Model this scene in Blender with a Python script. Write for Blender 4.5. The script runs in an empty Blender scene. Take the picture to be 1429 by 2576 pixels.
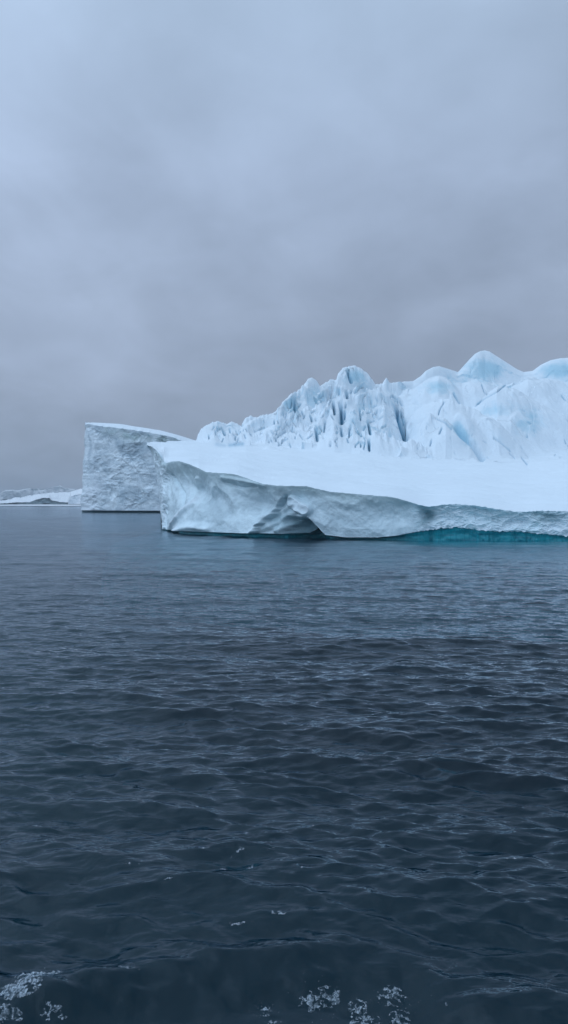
import bpy, math, random
import numpy as np

# ------------------------------------------------------------------ camera
F = 2143.0          # focal length in units of a 1429 x 2576 picture
CX, HY, CH = 714.5, 1266.0, 4.0   # principal column, horizon row, eye height in metres
sc = bpy.context.scene
col = sc.collection
cam_d = bpy.data.cameras.new('camera'); cam = bpy.data.objects.new('camera', cam_d); col.objects.link(cam)
cam.location = (0, 0, CH); cam.rotation_euler = (math.radians(90), 0, 0)
cam_d.sensor_fit = 'VERTICAL'; cam_d.sensor_height = 24.0; cam_d.lens = 24.0 * F / 2576.0
cam_d.shift_y = -22.0 / 2576.0
cam_d.clip_start = 0.1; cam_d.clip_end = 60000
sc.camera = cam
sc.view_settings.view_transform = 'Standard'; sc.view_settings.look = 'None'
sc.view_settings.exposure = 0.0; sc.view_settings.gamma = 1.0
sc.cycles.max_bounces = 8; sc.cycles.transparent_max_bounces = 8
sc.cycles.sample_clamp_indirect = 4.0

SUN_EL, SUN_AZ = 52.0, -118.0      # degrees; azimuth from +Y, negative = to the left

# ------------------------------------------------------------------ node helpers
class NT:
    def __init__(s, tree):
        s.t = tree; tree.nodes.clear()
    def n(s, typ, **kw):
        nd = s.t.nodes.new(typ)
        for k, v in kw.items():
            if k == 'ins':
                for kk, vv in v.items():
                    if isinstance(vv, bpy.types.NodeSocket): s.t.links.new(vv, nd.inputs[kk])
                    else: nd.inputs[kk].default_value = vv
            else: setattr(nd, k, v)
        return nd
    def m(s, op, a, b=None, c=None, clamp=False):
        nd = s.t.nodes.new('ShaderNodeMath'); nd.operation = op; nd.use_clamp = clamp
        for i, v in enumerate((a, b, c)):
            if v is None: continue
            if isinstance(v, bpy.types.NodeSocket): s.t.links.new(v, nd.inputs[i])
            else: nd.inputs[i].default_value = v
        return nd.outputs[0]
    def ramp(s, fac, stops, interp='LINEAR'):
        nd = s.t.nodes.new('ShaderNodeValToRGB'); nd.color_ramp.interpolation = interp
        e = nd.color_ramp.elements
        while len(e) > 1: e.remove(e[0])
        e[0].position = stops[0][0]; e[0].color = (*stops[0][1], 1)
        for p, c in stops[1:]:
            x = e.new(p); x.color = (*c, 1)
        s.t.links.new(fac, nd.inputs[0]); return nd.outputs[0]
    def mix(s, fac, a, b, mode='MIX'):
        nd = s.t.nodes.new('ShaderNodeMix'); nd.data_type = 'RGBA'; nd.blend_type = mode
        for i, v in ((0, fac), (6, a), (7, b)):
            if isinstance(v, bpy.types.NodeSocket): s.t.links.new(v, nd.inputs[i])
            elif i == 0: nd.inputs[0].default_value = v
            else: nd.inputs[i].default_value = (*v, 1)
        return nd.outputs[2]
    def noise(s, vec, scale, detail=4, rough=0.5, dist=0.0, out=0):
        nd = s.t.nodes.new('ShaderNodeTexNoise')
        s.t.links.new(vec, nd.inputs['Vector'])
        nd.inputs['Scale'].default_value = scale; nd.inputs['Detail'].default_value = detail
        nd.inputs['Roughness'].default_value = rough; nd.inputs['Distortion'].default_value = dist
        return nd.outputs[out]
    def mapping(s, vec, scale=(1, 1, 1), loc=(0, 0, 0), rot=(0, 0, 0)):
        nd = s.t.nodes.new('ShaderNodeMapping'); s.t.links.new(vec, nd.inputs[0])
        nd.inputs['Scale'].default_value = scale; nd.inputs['Location'].default_value = loc
        nd.inputs['Rotation'].default_value = rot
        return nd.outputs[0]
    def link(s, a, b): s.t.links.new(a, b)

def srgb(r, g, b):
    f = lambda c: (c / 255) / 12.92 if c / 255 <= 0.04045 else ((c / 255 + 0.055) / 1.055) ** 2.4
    return (f(r), f(g), f(b))

# ------------------------------------------------------------------ world: overcast sky
world = bpy.data.worlds.new('World'); sc.world = world; world.use_nodes = True
W = NT(world.node_tree)
tc = W.n('ShaderNodeTexCoord').outputs['Generated']
sky = W.n('ShaderNodeTexSky', sky_type='NISHITA', sun_disc=False)
sky.sun_elevation = math.radians(SUN_EL); sky.sun_rotation = math.radians(SUN_AZ)
sep = W.n('ShaderNodeSeparateXYZ', ins={0: tc})
dx, dy, dz = sep.outputs
zc = W.m('MAXIMUM', dz, 0.0)
den = W.m('ADD', zc, 0.22)
px = W.m('DIVIDE', dx, den); py = W.m('DIVIDE', dy, den)
pc = W.n('ShaderNodeCombineXYZ', ins={0: px, 1: py, 2: 0.0}).outputs[0]
n1 = W.noise(W.mapping(pc, (1.0, 0.55, 1), (3.1, 1.7, 0), (0, 0, 0.35)), 1.6, 5, 0.5, 0.5)
n2 = W.noise(W.mapping(pc, (1.0, 0.8, 1), (7.3, 4.2, 2), (0, 0, -0.2)), 3.6, 7, 0.55, 0.4)
cl = W.m('ADD', W.m('MULTIPLY', W.m('SUBTRACT', n1, 0.5), 1.0), W.m('MULTIPLY', W.m('SUBTRACT', n2, 0.5), 0.42))
# vertical tone of the cloud deck (by sine of elevation)
base = W.ramp(zc, [(0.0, srgb(129, 149, 174)), (0.035, srgb(136, 152, 178)), (0.12, srgb(147, 160, 184)),
                   (0.22, srgb(158, 172, 197)), (0.36, srgb(166, 182, 209)), (0.50, srgb(171, 190, 217)),
                   (0.64, srgb(178, 199, 226)), (0.78, srgb(186, 206, 232)), (1.0, srgb(184, 204, 232))])
def blob(ax, el, sx, sy, amp):
    """a lighter or darker bank in the cloud deck, at azimuth / elevation (deg)"""
    az = W.m('ARCTAN2', dx, dy)
    e = W.m('ARCSINE', dz)
    u = W.m('DIVIDE', W.m('SUBTRACT', az, math.radians(ax)), math.radians(sx))
    v = W.m('DIVIDE', W.m('SUBTRACT', e, math.radians(el)), math.radians(sy))
    q = W.m('ADD', W.m('MULTIPLY', u, u), W.m('MULTIPLY', v, v))
    return W.m('MULTIPLY', W.m('EXPONENT', W.m('MULTIPLY', q, -1.0)), amp)
tot = W.m('MULTIPLY', cl, 0.85)
for b in [(-19, 27, 8, 10, 0.27), (-3.5, 21.5, 7, 4.2, 0.13), (-11, 18.5, 7, 2.6, -0.10), (-17, 12, 6, 5, 0.07),
          (13, 9, 10, 5, -0.09), (-13, 14.5, 3.5, 1.3, -0.07), (6, 12.5, 9, 1.6, 0.05), (8, 19, 9, 2.0, -0.05), (-8, 9, 9, 1.5, 0.04), (9, 16, 6, 3, 0.03), (2, 28, 9, 4, -0.05),
          (-118, 50, 55, 32, 1.5)]:
    tot = W.m('ADD', tot, blob(*b))
gain = W.m('ADD', 1.0, tot)
gv = W.n('ShaderNodeCombineXYZ', ins={0: gain, 1: gain, 2: gain}).outputs[0]
cloud = W.mix(1.0, base, gv, 'MULTIPLY')
skyb = W.mix(1.0, sky.outputs[0], (0.10, 0.10, 0.10), 'MULTIPLY')
final = W.mix(1.0, W.mix(0.93, skyb, cloud), (0.99, 1.015, 1.01), 'MULTIPLY')
bg = W.n('ShaderNodeBackground', ins={'Color': final, 'Strength': 1.0})
out = W.n('ShaderNodeOutputWorld'); W.link(bg.outputs[0], out.inputs[0])

# ------------------------------------------------------------------ sun behind thick cloud
sl = bpy.data.lights.new('sun', 'SUN'); sl.energy = 0.5; sl.angle = math.radians(120); sl.color = (0.80, 0.92, 1.0)
so = bpy.data.objects.new('sun', sl); col.objects.link(so)
az, el = math.radians(SUN_AZ), math.radians(SUN_EL)
from mathutils import Vector
dsun = Vector((math.sin(az) * math.cos(el), math.cos(az) * math.cos(el), math.sin(el)))
so.rotation_euler = dsun.to_track_quat('Z', 'Y').to_euler()

# ------------------------------------------------------------------ numpy noise
def _hash(ix, iy, seed):
    h = (ix.astype(np.int64) * 374761393 + iy.astype(np.int64) * 668265263 + seed * 1442695041) & 0xffffffff
    h = ((h ^ (h >> 13)) * 1274126177) & 0xffffffff
    h = (h ^ (h >> 16)) & 0xffffffff
    return h.astype(np.float64) / 4294967295.0
def gnoise(x, y, seed=0):
    x0 = np.floor(x); y0 = np.floor(y); fx = x - x0; fy = y - y0
    u = fx * fx * fx * (fx * (fx * 6 - 15) + 10); v = fy * fy * fy * (fy * (fy * 6 - 15) + 10)
    def g(i, j):
        a = _hash(x0 + i, y0 + j, seed) * 2 * math.pi
        return np.cos(a) * (fx - i) + np.sin(a) * (fy - j)
    return 1.5 * ((g(0, 0) * (1 - u) + g(1, 0) * u) * (1 - v) + (g(0, 1) * (1 - u) + g(1, 1) * u) * v)
def fbm(x, y, seed=0, oct=4, gain=0.5, lac=2.03):
    s = 0; a = 1; t = 0
    for i in range(oct):
        s = s + a * gnoise(x * lac ** i + 13.7 * i, y * lac ** i - 7.1 * i, seed + i); t += a; a *= gain
    return s / t
def ridged(x, y, seed=0, oct=4, gain=0.5, lac=2.1):
    s = 0; a = 1; t = 0
    for i in range(oct):
        s = s + a * (1 - np.abs(gnoise(x * lac ** i + 5.3 * i, y * lac ** i + 9.1 * i, seed + i)) * 2); t += a; a *= gain
    return s / t            # about 0..1, sharp crests near 1
def worley(x, y, seed=0):
    """distance to nearest and second nearest cell point, and the cell's own random value"""
    x0 = np.floor(x); y0 = np.floor(y)
    d1 = np.full(x.shape, 9.0); d2 = np.full(x.shape, 9.0); cid = np.zeros(x.shape)
    for i in (-1, 0, 1):
        for j in (-1, 0, 1):
            cx = x0 + i; cy = y0 + j
            qx = cx + 0.1 + 0.8 * _hash(cx, cy, seed); qy = cy + 0.1 + 0.8 * _hash(cx, cy, seed + 77)
            d = np.hypot(x - qx, y - qy); r = _hash(cx, cy, seed + 131)
            nearer = d < d1
            d2 = np.where(nearer, d1, np.minimum(d2, d)); cid = np.where(nearer, r, cid); d1 = np.where(nearer, d, d1)
    return d1, d2, cid
def facets(x, y, seed=0):
    """broken ground: each cell is its own tilted plane"""
    x0 = np.floor(x); y0 = np.floor(y); d1 = np.full(x.shape, 9.0); h = np.zeros(x.shape)
    for i in (-1, 0, 1):
        for j in (-1, 0, 1):
            cx = x0 + i; cy = y0 + j
            qx = cx + 0.1 + 0.8 * _hash(cx, cy, seed); qy = cy + 0.1 + 0.8 * _hash(cx, cy, seed + 77)
            d = np.hypot(x - qx, y - qy)
            hh = (x - qx) * (_hash(cx, cy, seed + 5) - 0.5) * 2 + (y - qy) * (_hash(cx, cy, seed + 6) - 0.5) * 2
            n = d < d1; h = np.where(n, hh, h); d1 = np.where(n, d, d1)
    return h
def sstep(a, b, x):
    t = np.clip((x - a) / (b - a), 0, 1); return t * t * (3 - 2 * t)
def curve(pts, smooth=0):
    xs = np.array([p[0] for p in pts], float); ys = np.array([p[1] for p in pts], float)
    return lambda x: np.interp(x, xs, ys)
def smax(a, b, k):
    h = np.clip(0.5 + 0.5 * (a - b) / k, 0, 1)
    return b + (a - b) * h + k * h * (1 - h)
def segdist(x, y, pts):
    d = np.full(np.broadcast(x, y).shape, 1e9)
    for (ax, ay), (bx, by) in zip(pts[:-1], pts[1:]):
        vx, vy = bx - ax, by - ay
        t = np.clip(((x - ax) * vx + (y - ay) * vy) / (vx * vx + vy * vy + 1e-9), 0, 1)
        d = np.minimum(d, np.hypot(x - ax - t * vx, y - ay - t * vy))
    return d

# ------------------------------------------------------------------ mesh helpers
def grid_normals(P, flip=False):
    du = np.gradient(P, axis=1); dv = np.gradient(P, axis=0)
    n = np.cross(du, dv); n /= np.linalg.norm(n, axis=2, keepdims=True) + 1e-12
    return -n if flip else n
def mesh_grid(name, P, N=None, mat=None, parent=None, attrs=None, wrap=False, keep=None, rev=False):
    """a rows x cols grid of points as one mesh object; face winding agrees with grid_normals"""
    R, Cn, _ = P.shape
    idx = np.arange(R * Cn).reshape(R, Cn)
    a = idx[:-1, :-1]; b = idx[:-1, 1:]; c = idx[1:, 1:]; d = idx[1:, :-1]
    if wrap:
        a = np.concatenate([a, idx[:-1, -1:]], 1); b = np.concatenate([b, idx[:-1, :1]], 1)
        c = np.concatenate([c, idx[1:, :1]], 1); d = np.concatenate([d, idx[1:, -1:]], 1)
    q = np.stack([a, d, c, b] if rev else [a, b, c, d], -1).reshape(-1, 4)
    if keep is not None: q = q[keep.reshape(-1)]
    me = bpy.data.meshes.new(name)
    V = P.reshape(-1, 3)
    if keep is not None:
        used = np.unique(q); mp = np.full(len(V), -1); mp[used] = np.arange(len(used)); q = mp[q]; V = V[used]
        if N is not None: N = N.reshape(-1, 3)[used]
        if attrs: attrs = {k: v.reshape(-1)[used] for k, v in attrs.items()}
    me.vertices.add(len(V)); me.vertices.foreach_set('co', V.astype(np.float32).ravel())
    me.loops.add(len(q) * 4); me.loops.foreach_set('vertex_index', q.astype(np.int32).ravel())
    me.polygons.add(len(q)); me.polygons.foreach_set('loop_start', np.arange(0, len(q) * 4, 4, dtype=np.int32))
    me.polygons.foreach_set('use_smooth', np.ones(len(q), bool))
    me.update(calc_edges=True)
    if attrs:
        for k, v in attrs.items():
            at = me.attributes.new(k, 'FLOAT', 'POINT'); at.data.foreach_set('value', v.reshape(-1).astype(np.float32))
    if N is not None:
        me.normals_split_custom_set_from_vertices(N.reshape(-1, 3).astype(np.float32))
    if mat: me.materials.append(mat)
    o = bpy.data.objects.new(name, me); col.objects.link(o)
    if parent: o.parent = parent; o.matrix_parent_inverse = parent.matrix_world.inverted()
    return o
def empty(name, loc, label, cat, group=None):
    o = bpy.data.objects.new(name, None); col.objects.link(o)
    o.location = loc; o['label'] = label; o['category'] = cat
    if group: o['group'] = group
    bpy.context.view_layer.update()
    return o
def tag(o, label=None, cat=None, group=None, kind=None):
    for k, v in (('label', label), ('category', cat), ('group', group), ('kind', kind)):
        if v: o[k] = v
    return o

# ------------------------------------------------------------------ materials
def new_mat(name):
    m = bpy.data.materials.new(name); m.use_nodes = True
    return m, NT(m.node_tree)

def snow_material(name, snow=(0.77, 0.86, 0.92), ice=(0.47, 0.70, 0.81), deep=(0.09, 0.33, 0.50), bump=0.25, fine=1.0):
    """snow over ice: wind-packed snow on gentle ground, bare blue glacier ice where crevasses cut in (attribute 'cut')"""
    m, T = new_mat(name)
    pos = T.n('ShaderNodeNewGeometry').outputs['Position']
    nrm = T.n('ShaderNodeNewGeometry').outputs['Normal']
    nz = T.n('ShaderNodeSeparateXYZ', ins={0: nrm}).outputs[2]
    big = T.noise(pos, 0.09, 5, 0.55, 0.4)
    mid = T.noise(pos, 0.55, 6, 0.6, 0.6)
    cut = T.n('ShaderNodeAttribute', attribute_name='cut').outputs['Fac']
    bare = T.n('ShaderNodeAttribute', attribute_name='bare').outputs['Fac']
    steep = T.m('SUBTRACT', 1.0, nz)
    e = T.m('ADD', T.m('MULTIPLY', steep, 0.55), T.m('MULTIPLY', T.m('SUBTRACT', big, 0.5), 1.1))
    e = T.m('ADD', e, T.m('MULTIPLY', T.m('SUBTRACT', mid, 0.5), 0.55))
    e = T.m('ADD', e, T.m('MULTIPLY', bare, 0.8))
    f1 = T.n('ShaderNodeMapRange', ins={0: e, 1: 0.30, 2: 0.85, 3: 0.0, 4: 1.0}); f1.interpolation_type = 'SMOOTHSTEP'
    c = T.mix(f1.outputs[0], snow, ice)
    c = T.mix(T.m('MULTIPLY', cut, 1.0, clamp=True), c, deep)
    b = T.n('ShaderNodeBsdfPrincipled')
    T.link(c, b.inputs['Base Color'])
    T.link(T.m('SUBTRACT', 0.85, T.m('MULTIPLY', f1.outputs[0], 0.4)), b.inputs['Roughness'])
    b.inputs['Specular IOR Level'].default_value = 0.25
    h = T.m('ADD', T.m('MULTIPLY', T.noise(pos, 0.9 * fine, 7, 0.62, 0.3), 0.5), T.m('MULTIPLY', T.noise(pos, 3.5 * fine, 5, 0.6), 0.12))
    bp = T.n('ShaderNodeBump', ins={'Height': h, 'Strength': 1.0, 'Distance': bump})
    T.link(bp.outputs[0], b.inputs['Normal'])
    o = T.n('ShaderNodeOutputMaterial'); T.link(b.outputs[0], o.inputs[0])
    return m

def cliff_material(name, c0=(0.48, 0.61, 0.67), c1=(0.72, 0.87, 0.93), green=(0.34, 0.46, 0.47), rough_white=0.0, bump=0.35, scale=1.0):
    """melted, wet old glacier ice"""
    m, T = new_mat(name)
    pos = T.n('ShaderNodeNewGeometry').outputs['Position']
    big = T.noise(T.mapping(pos, (1, 1, 1.6)), 0.14 * scale, 5, 0.5, 1.2)
    mid = T.noise(T.mapping(pos, (1, 1, 1.3), rot=(0, 0.5, 0)), 0.7 * scale, 7, 0.62, 0.8)
    k = T.m('ADD', T.m('MULTIPLY', big, 0.65), T.m('MULTIPLY', mid, 0.35))
    c = T.ramp(k, [(0.36, c0), (0.62, c1)], 'EASE')
    gr = T.n('ShaderNodeAttribute', attribute_name='green').outputs['Fac']
    c = T.mix(gr, c, green)
    wh = T.n('ShaderNodeAttribute', attribute_name='white').outputs['Fac']
    c = T.mix(wh, c, (0.74, 0.83, 0.90))
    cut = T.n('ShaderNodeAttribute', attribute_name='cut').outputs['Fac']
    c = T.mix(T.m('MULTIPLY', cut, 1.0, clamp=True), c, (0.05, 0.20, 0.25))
    b = T.n('ShaderNodeBsdfPrincipled'); T.link(c, b.inputs['Base Color'])
    b.inputs['Roughness'].default_value = 0.5; b.inputs['Specular IOR Level'].default_value = 0.35
    h = T.m('ADD', T.m('MULTIPLY', T.noise(pos, 0.8 * scale, 8, 0.62, 0.5), 0.6), T.m('MULTIPLY', T.noise(pos, 4 * scale, 5, 0.6), 0.1))
    bp = T.n('ShaderNodeBump', ins={'Height': h, 'Strength': 1.0, 'Distance': bump}); T.link(bp.outputs[0], b.inputs['Normal'])
    o = T.n('ShaderNodeOutputMaterial'); T.link(b.outputs[0], o.inputs[0])
    return m

def notch_material():
    m, T = new_mat('wet_teal_ice')
    pos = T.n('ShaderNodeNewGeometry').outputs['Position']
    k = T.noise(T.mapping(pos, (0.5, 1, 2.2)), 0.6, 6, 0.6, 0.8)
    t = T.n('ShaderNodeAttribute', attribute_name='teal').outputs['Fac']
    c = T.ramp(k, [(0.35, (0.004, 0.18, 0.25)), (0.65, (0.02, 0.44, 0.52))])
    c = T.mix(t, (0.012, 0.12, 0.16), c)
    b = T.n('ShaderNodeBsdfPrincipled'); T.link(c, b.inputs['Base Color'])
    b.inputs['Roughness'].default_value = 0.3
    bp = T.n('ShaderNodeBump', ins={'Height': T.noise(pos, 2.0, 5, 0.6), 'Strength': 1.0, 'Distance': 0.15}); T.link(bp.outputs[0], b.inputs['Normal'])
    o = T.n('ShaderNodeOutputMaterial'); T.link(b.outputs[0], o.inputs[0])
    return m

def water_material():
    m, T = new_mat('sea_water')
    pos = T.n('ShaderNodeNewGeometry').outputs['Position']
    at = T.n('ShaderNodeAttribute', attribute_name='fine').outputs['Fac']
    ru = T.n('ShaderNodeAttribute', attribute_name='lod').outputs['Fac']
    r1 = T.noise(T.mapping(pos, (0.75, 1.25, 1), rot=(0, 0, 0.2)), 2.2, 3, 0.55, 0.4)
    r2 = T.noise(T.mapping(pos, (0.9, 1.4, 1), rot=(0, 0, -0.35)), 6.5, 3, 0.5, 0.3)
    h = T.m('ADD', T.m('MULTIPLY', r1, 0.075), T.m('MULTIPLY', r2, 0.016))
    h = T.m('MULTIPLY', h, at)
    bp = T.n('ShaderNodeBump', ins={'Height': h, 'Strength': 1.0, 'Distance': 1.0})
    fr = T.n('ShaderNodeFresnel', ins={'IOR': 1.333, 'Normal': bp.outputs[0]})
    gl = T.n('ShaderNodeBsdfGlossy', ins={'Color': (0.84, 0.93, 1.0, 1), 'Roughness': ru, 'Normal': bp.outputs[0]})
    mk = T.n('ShaderNodeAttribute', attribute_name='ice_glow').outputs['Fac']
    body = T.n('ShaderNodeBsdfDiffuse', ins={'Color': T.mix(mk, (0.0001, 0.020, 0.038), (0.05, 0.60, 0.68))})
    tr = T.n('ShaderNodeBsdfTransparent', ins={'Color': (0.25, 0.85, 0.88, 1)})
    b2 = T.n('ShaderNodeMixShader', ins={0: 0.6, 1: body.outputs[0], 2: tr.outputs[0]})
    mx = T.n('ShaderNodeMixShader', ins={0: fr.outputs[0], 1: b2.outputs[0], 2: gl.outputs[0]})
    o = T.n('ShaderNodeOutputMaterial'); T.link(mx.outputs[0], o.inputs[0])
    return m

def plain(name, colr, rough=0.8):
    m, T = new_mat(name)
    pos = T.n('ShaderNodeNewGeometry').outputs['Position']
    k = T.noise(pos, 0.2, 4, 0.5)
    c = T.mix(k, tuple(v * 0.8 for v in colr), tuple(min(1, v * 1.2) for v in colr))
    b = T.n('ShaderNodeBsdfPrincipled', ins={'Roughness': rough}); T.link(c, b.inputs['Base Color'])
    o = T.n('ShaderNodeOutputMaterial'); T.link(b.outputs[0], o.inputs[0])
    return m

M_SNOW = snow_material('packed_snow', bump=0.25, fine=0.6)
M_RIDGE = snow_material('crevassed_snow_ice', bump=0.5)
M_CLIFF = cliff_material('old_glacier_ice', bump=0.16)
M_SLAB = cliff_material('weathered_berg_ice', c0=(0.42, 0.54, 0.62), c1=(0.80, 0.91, 0.97), bump=0.65, scale=0.55)
M_NOTCH = notch_material()
M_WATER = water_material()
M_DIST = snow_material('far_ice_snow', snow=(0.82, 0.87, 0.91), ice=(0.50, 0.60, 0.66), bump=1.4, fine=0.25)
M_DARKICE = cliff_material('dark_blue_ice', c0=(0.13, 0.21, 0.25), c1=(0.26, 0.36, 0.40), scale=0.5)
M_BED = plain('deep_water', (0.003, 0.012, 0.020))
M_FOAM, _T = new_mat('foam')
_p = _T.n('ShaderNodeNewGeometry').outputs['Position']
_k = _T.n('ShaderNodeMapRange', ins={0: _T.noise(_T.mapping(_p, (1, 0.5, 1)), 26.0, 6, 0.7, 1.0), 1: 0.42, 2: 0.66, 3: 0.0, 4: 0.62}).outputs[0]
_d = _T.n('ShaderNodeBsdfDiffuse', ins={'Color': (0.62, 0.73, 0.82, 1)}); _t = _T.n('ShaderNodeBsdfTransparent')
_m = _T.n('ShaderNodeMixShader', ins={0: _k, 1: _t.outputs[0], 2: _d.outputs[0]})
_o = _T.n('ShaderNodeOutputMaterial'); _T.link(_m.outputs[0], _o.inputs[0])

# ------------------------------------------------------------------ sea surface
rng = np.random.RandomState(11)
WAVES = []
NW = 150
for i in range(NW):
    lam = 0.11 * (9.0 / 0.11) ** ((i + rng.rand()) / NW)
    k = 2 * math.pi / lam
    th = math.radians(84) + rng.randn() * (0.38 if lam < 3 else 0.24)      # travels towards/away from the boat, slightly across
    env = math.exp(-(math.log(lam / 0.42) ** 2) / (2 * 0.78 ** 2)) + 0.30 * math.exp(-(math.log(lam / 2.4) ** 2) / (2 * 0.6 ** 2)) + 0.22 * math.exp(-(math.log(lam / 6.0) ** 2) / (2 * 0.3 ** 2))
    WAVES.append((k, th, env, rng.rand() * 2 * math.pi, lam))
_tot = math.sqrt(sum(w[2] ** 2 / 2 for w in WAVES))
SLOPE = 0.25
WAVES = [(k, th, env * SLOPE / _tot / k, ph, lam) for k, th, env, ph, lam in WAVES]
wake_c = curve([(-9, 5.2), (-4, 6.0), (-2.4, 6.65), (-1.75, 7.05), (-1.2, 7.35), (-0.3, 7.5), (0.3, 7.45), (1.0, 7.35), (1.5, 7.0), (2.1, 6.7), (4, 6.0), (9, 5.0)])
def sea(x, y, cell):
    """displaced position of still-water point (x, y); waves shorter than the local cell are left to the shader"""
    X = x.copy(); Y = y.copy(); Z = np.zeros_like(x)
    r = np.hypot(x, y)
    gust = 1.0 + 0.35 * fbm(x / 22, y / 40, 900, 3)
    lee = 1.22 - 0.58 * sstep(10, 32, r) - 0.14 * sstep(40, 75, r) - 0.20 * sstep(66, 88, r)
    s = y - (wake_c(x) + 0.07 * np.sin(x * 3.1) + 0.30 * fbm(x / 1.1, y / 1.4, 31, 4))
    trough = np.exp(-((s + 0.75) / 0.55) ** 2) * sstep(5.5, 2.5, np.abs(x))
    trough = np.where(s < -0.75, sstep(5.5, 2.5, np.abs(x)), trough)
    for k, th, a, ph, lam in WAVES:
        w = np.clip((lam / cell - 1.8) / 1.4, 0, 1) * gust * (lee if lam < 2.5 else 0.5 + 0.5 * lee)
        w = w * (1 - trough * (0.5 if lam < 2 else 0.3))
        cx, cy = math.cos(th), math.sin(th)
        p = k * (x * cx + y * cy) + ph
        sn = np.sin(p); cs = np.cos(p)
        aw = a * w
        Z += aw * cs; X -= aw * cx * sn * 0.25; Y -= aw * cy * sn * 0.25
    edge = sstep(8, 4, np.abs(x))
    Z += edge * (0.11 * np.exp(-(s / 0.32) ** 2) + 0.06 * np.exp(-((s - 1.3) / 0.5) ** 2) - 0.13 * np.exp(-((s + 0.8) / 0.5) ** 2))
    return X, Y, Z, trough

# polar sheet around the boat: rows follow distance, dense towards the ice
inv = np.linspace(4.6 ** -0.6, 300.0 ** -0.6, 1750)
rad = np.concatenate([[0.6, 1.5, 2.5, 3.5, 4.2], inv ** (-1 / 0.6), [340, 390, 460, 560, 700, 900, 1200, 1700, 2600, 4500, 9000, 20000]])
ang = np.concatenate([np.linspace(-24, 24, 800), np.linspace(24, 60, 90)[1:], np.linspace(60, 300, 70)[1:], np.linspace(300, 336, 90)[1:-1]])
ang = np.radians(ang)
RR, AA = np.meshgrid(rad, ang, indexing='ij')
cell = np.maximum(np.gradient(rad)[:, None], RR * np.gradient(np.unwrap(ang))[None, :] )
Xw = RR * np.sin(AA); Yw = RR * np.cos(AA)
X, Y, Z, tr = sea(Xw, Yw, np.maximum(cell, 0.02))
P = np.stack([X, Y, Z], -1)
fine = (1 - 0.7 * tr) * (0.85 + 0.15 * sstep(10, 50, RR))
lod = 0.05 + 0.07 * sstep(8, 60, RR) - 0.03 * sstep(65, 88, RR)
ice_glow = np.exp(-((Yw - 88) / 9.0) ** 2) * sstep(4, 18, Xw) * sstep(75, 60, Xw) * (0.7 + 0.5 * fbm(Xw / 9, Yw / 4, 77, 3))  # turquoise glow from submerged ice, painted into the water's body colour beside the berg
sea_o = mesh_grid('water', P, None, M_WATER, attrs={'fine': fine, 'lod': lod, 'ice_glow': ice_glow}, wrap=True)
tag(sea_o, kind='structure')
g = np.array([[[-20000, -20000, -25.], [20000, -20000, -25.]], [[-20000, 20000, -25.], [20000, 20000, -25.]]])
bed = mesh_grid('seabed', g, None, M_BED); tag(bed, kind='structure')
del P, X, Y, Z, RR, AA, Xw, Yw

# ------------------------------------------------------------------ the near iceberg
def wx(px, d): return (px - CX) / F * d
def wz(py, d): return CH - (py - HY) / F * d
cols = np.concatenate([np.linspace(370, 425, 90), np.arange(426, 1445, 1.15), np.linspace(1448, 1560, 40), np.linspace(1566, 1950, 60)])
NC = len(cols)
d_f = curve([(370, 150), (380, 147), (395, 140), (405, 132), (412, 125), (430, 121), (500, 108.5), (600, 101), (700, 96.3), (870, 93.2), (1000, 91.2), (1200, 90.2), (1429, 88.4), (1700, 88), (1850, 100), (1950, 150)])(cols)
y_f = curve([(370, 1118), (380, 1121), (392, 1130), (402, 1143), (411, 1158), (418, 1165), (432, 1161), (450, 1160), (475, 1167), (500, 1178), (520, 1188), (560, 1190), (590, 1193), (610, 1199), (660, 1217), (700, 1222), (770, 1223), (800, 1230), (830, 1237), (900, 1243), (985, 1250), (1020, 1259), (1050, 1269), (1080, 1275), (1110, 1270), (1140, 1268), (1200, 1272), (1240, 1279), (1280, 1285), (1310, 1288), (1350, 1285), (1429, 1286), (1600, 1285), (1850, 1200), (1950, 1118)])(cols)
y_f = y_f + 1.6 * fbm(cols / 14, cols * 0, 5, 3) * np.where(cols > 425, 1, 0.5) + 2.5 * fbm(cols / 9, cols * 0, 6, 3) * sstep(1030, 1120, cols)
z_f = wz(y_f, d_f)
z_fs = np.convolve(np.pad(z_f, 30, 'edge'), np.ones(61) / 61, 'valid')     # the brink without its small ragged bites
y_lip = curve([(370, 1285), (395, 1300), (405, 1322), (412, 1331), (500, 1336), (620, 1341), (700, 1343), (760, 1342), (776, 1333), (786, 1322), (800, 1332), (815, 1345), (870, 1352), (950, 1352), (1000, 1347), (1050, 1337), (1100, 1331), (1150, 1326), (1200, 1333), (1260, 1338), (1300, 1336), (1350, 1342), (1429, 1348), (1950, 1345)])(cols)
y_lip = y_lip + 5.5 * fbm(cols / 12, cols * 0 + 3, 8, 4) * sstep(1000, 1080, cols) + 0.5 * fbm(cols / 8, cols * 0 + 3, 9, 3)
z_lip = np.maximum(wz(y_lip, d_f), 0.12)
bpx = np.where(cols < 418, np.interp(cols, [370, 395, 412, 418], [405.5, 407, 412, 418]), cols)   # azimuth of the foot: the tip leans out
tx = np.gradient(wx(cols, d_f)); ty = np.gradient(d_f); tl = np.hypot(tx, ty)
nx, ny = ty / tl, -tx / tl            # outward, towards the viewer
kk = np.ones(25) / 25
nx = np.convolve(np.pad(nx, 12, 'edge'), kk, 'valid'); ny = np.convolve(np.pad(ny, 12, 'edge'), kk, 'valid')

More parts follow.
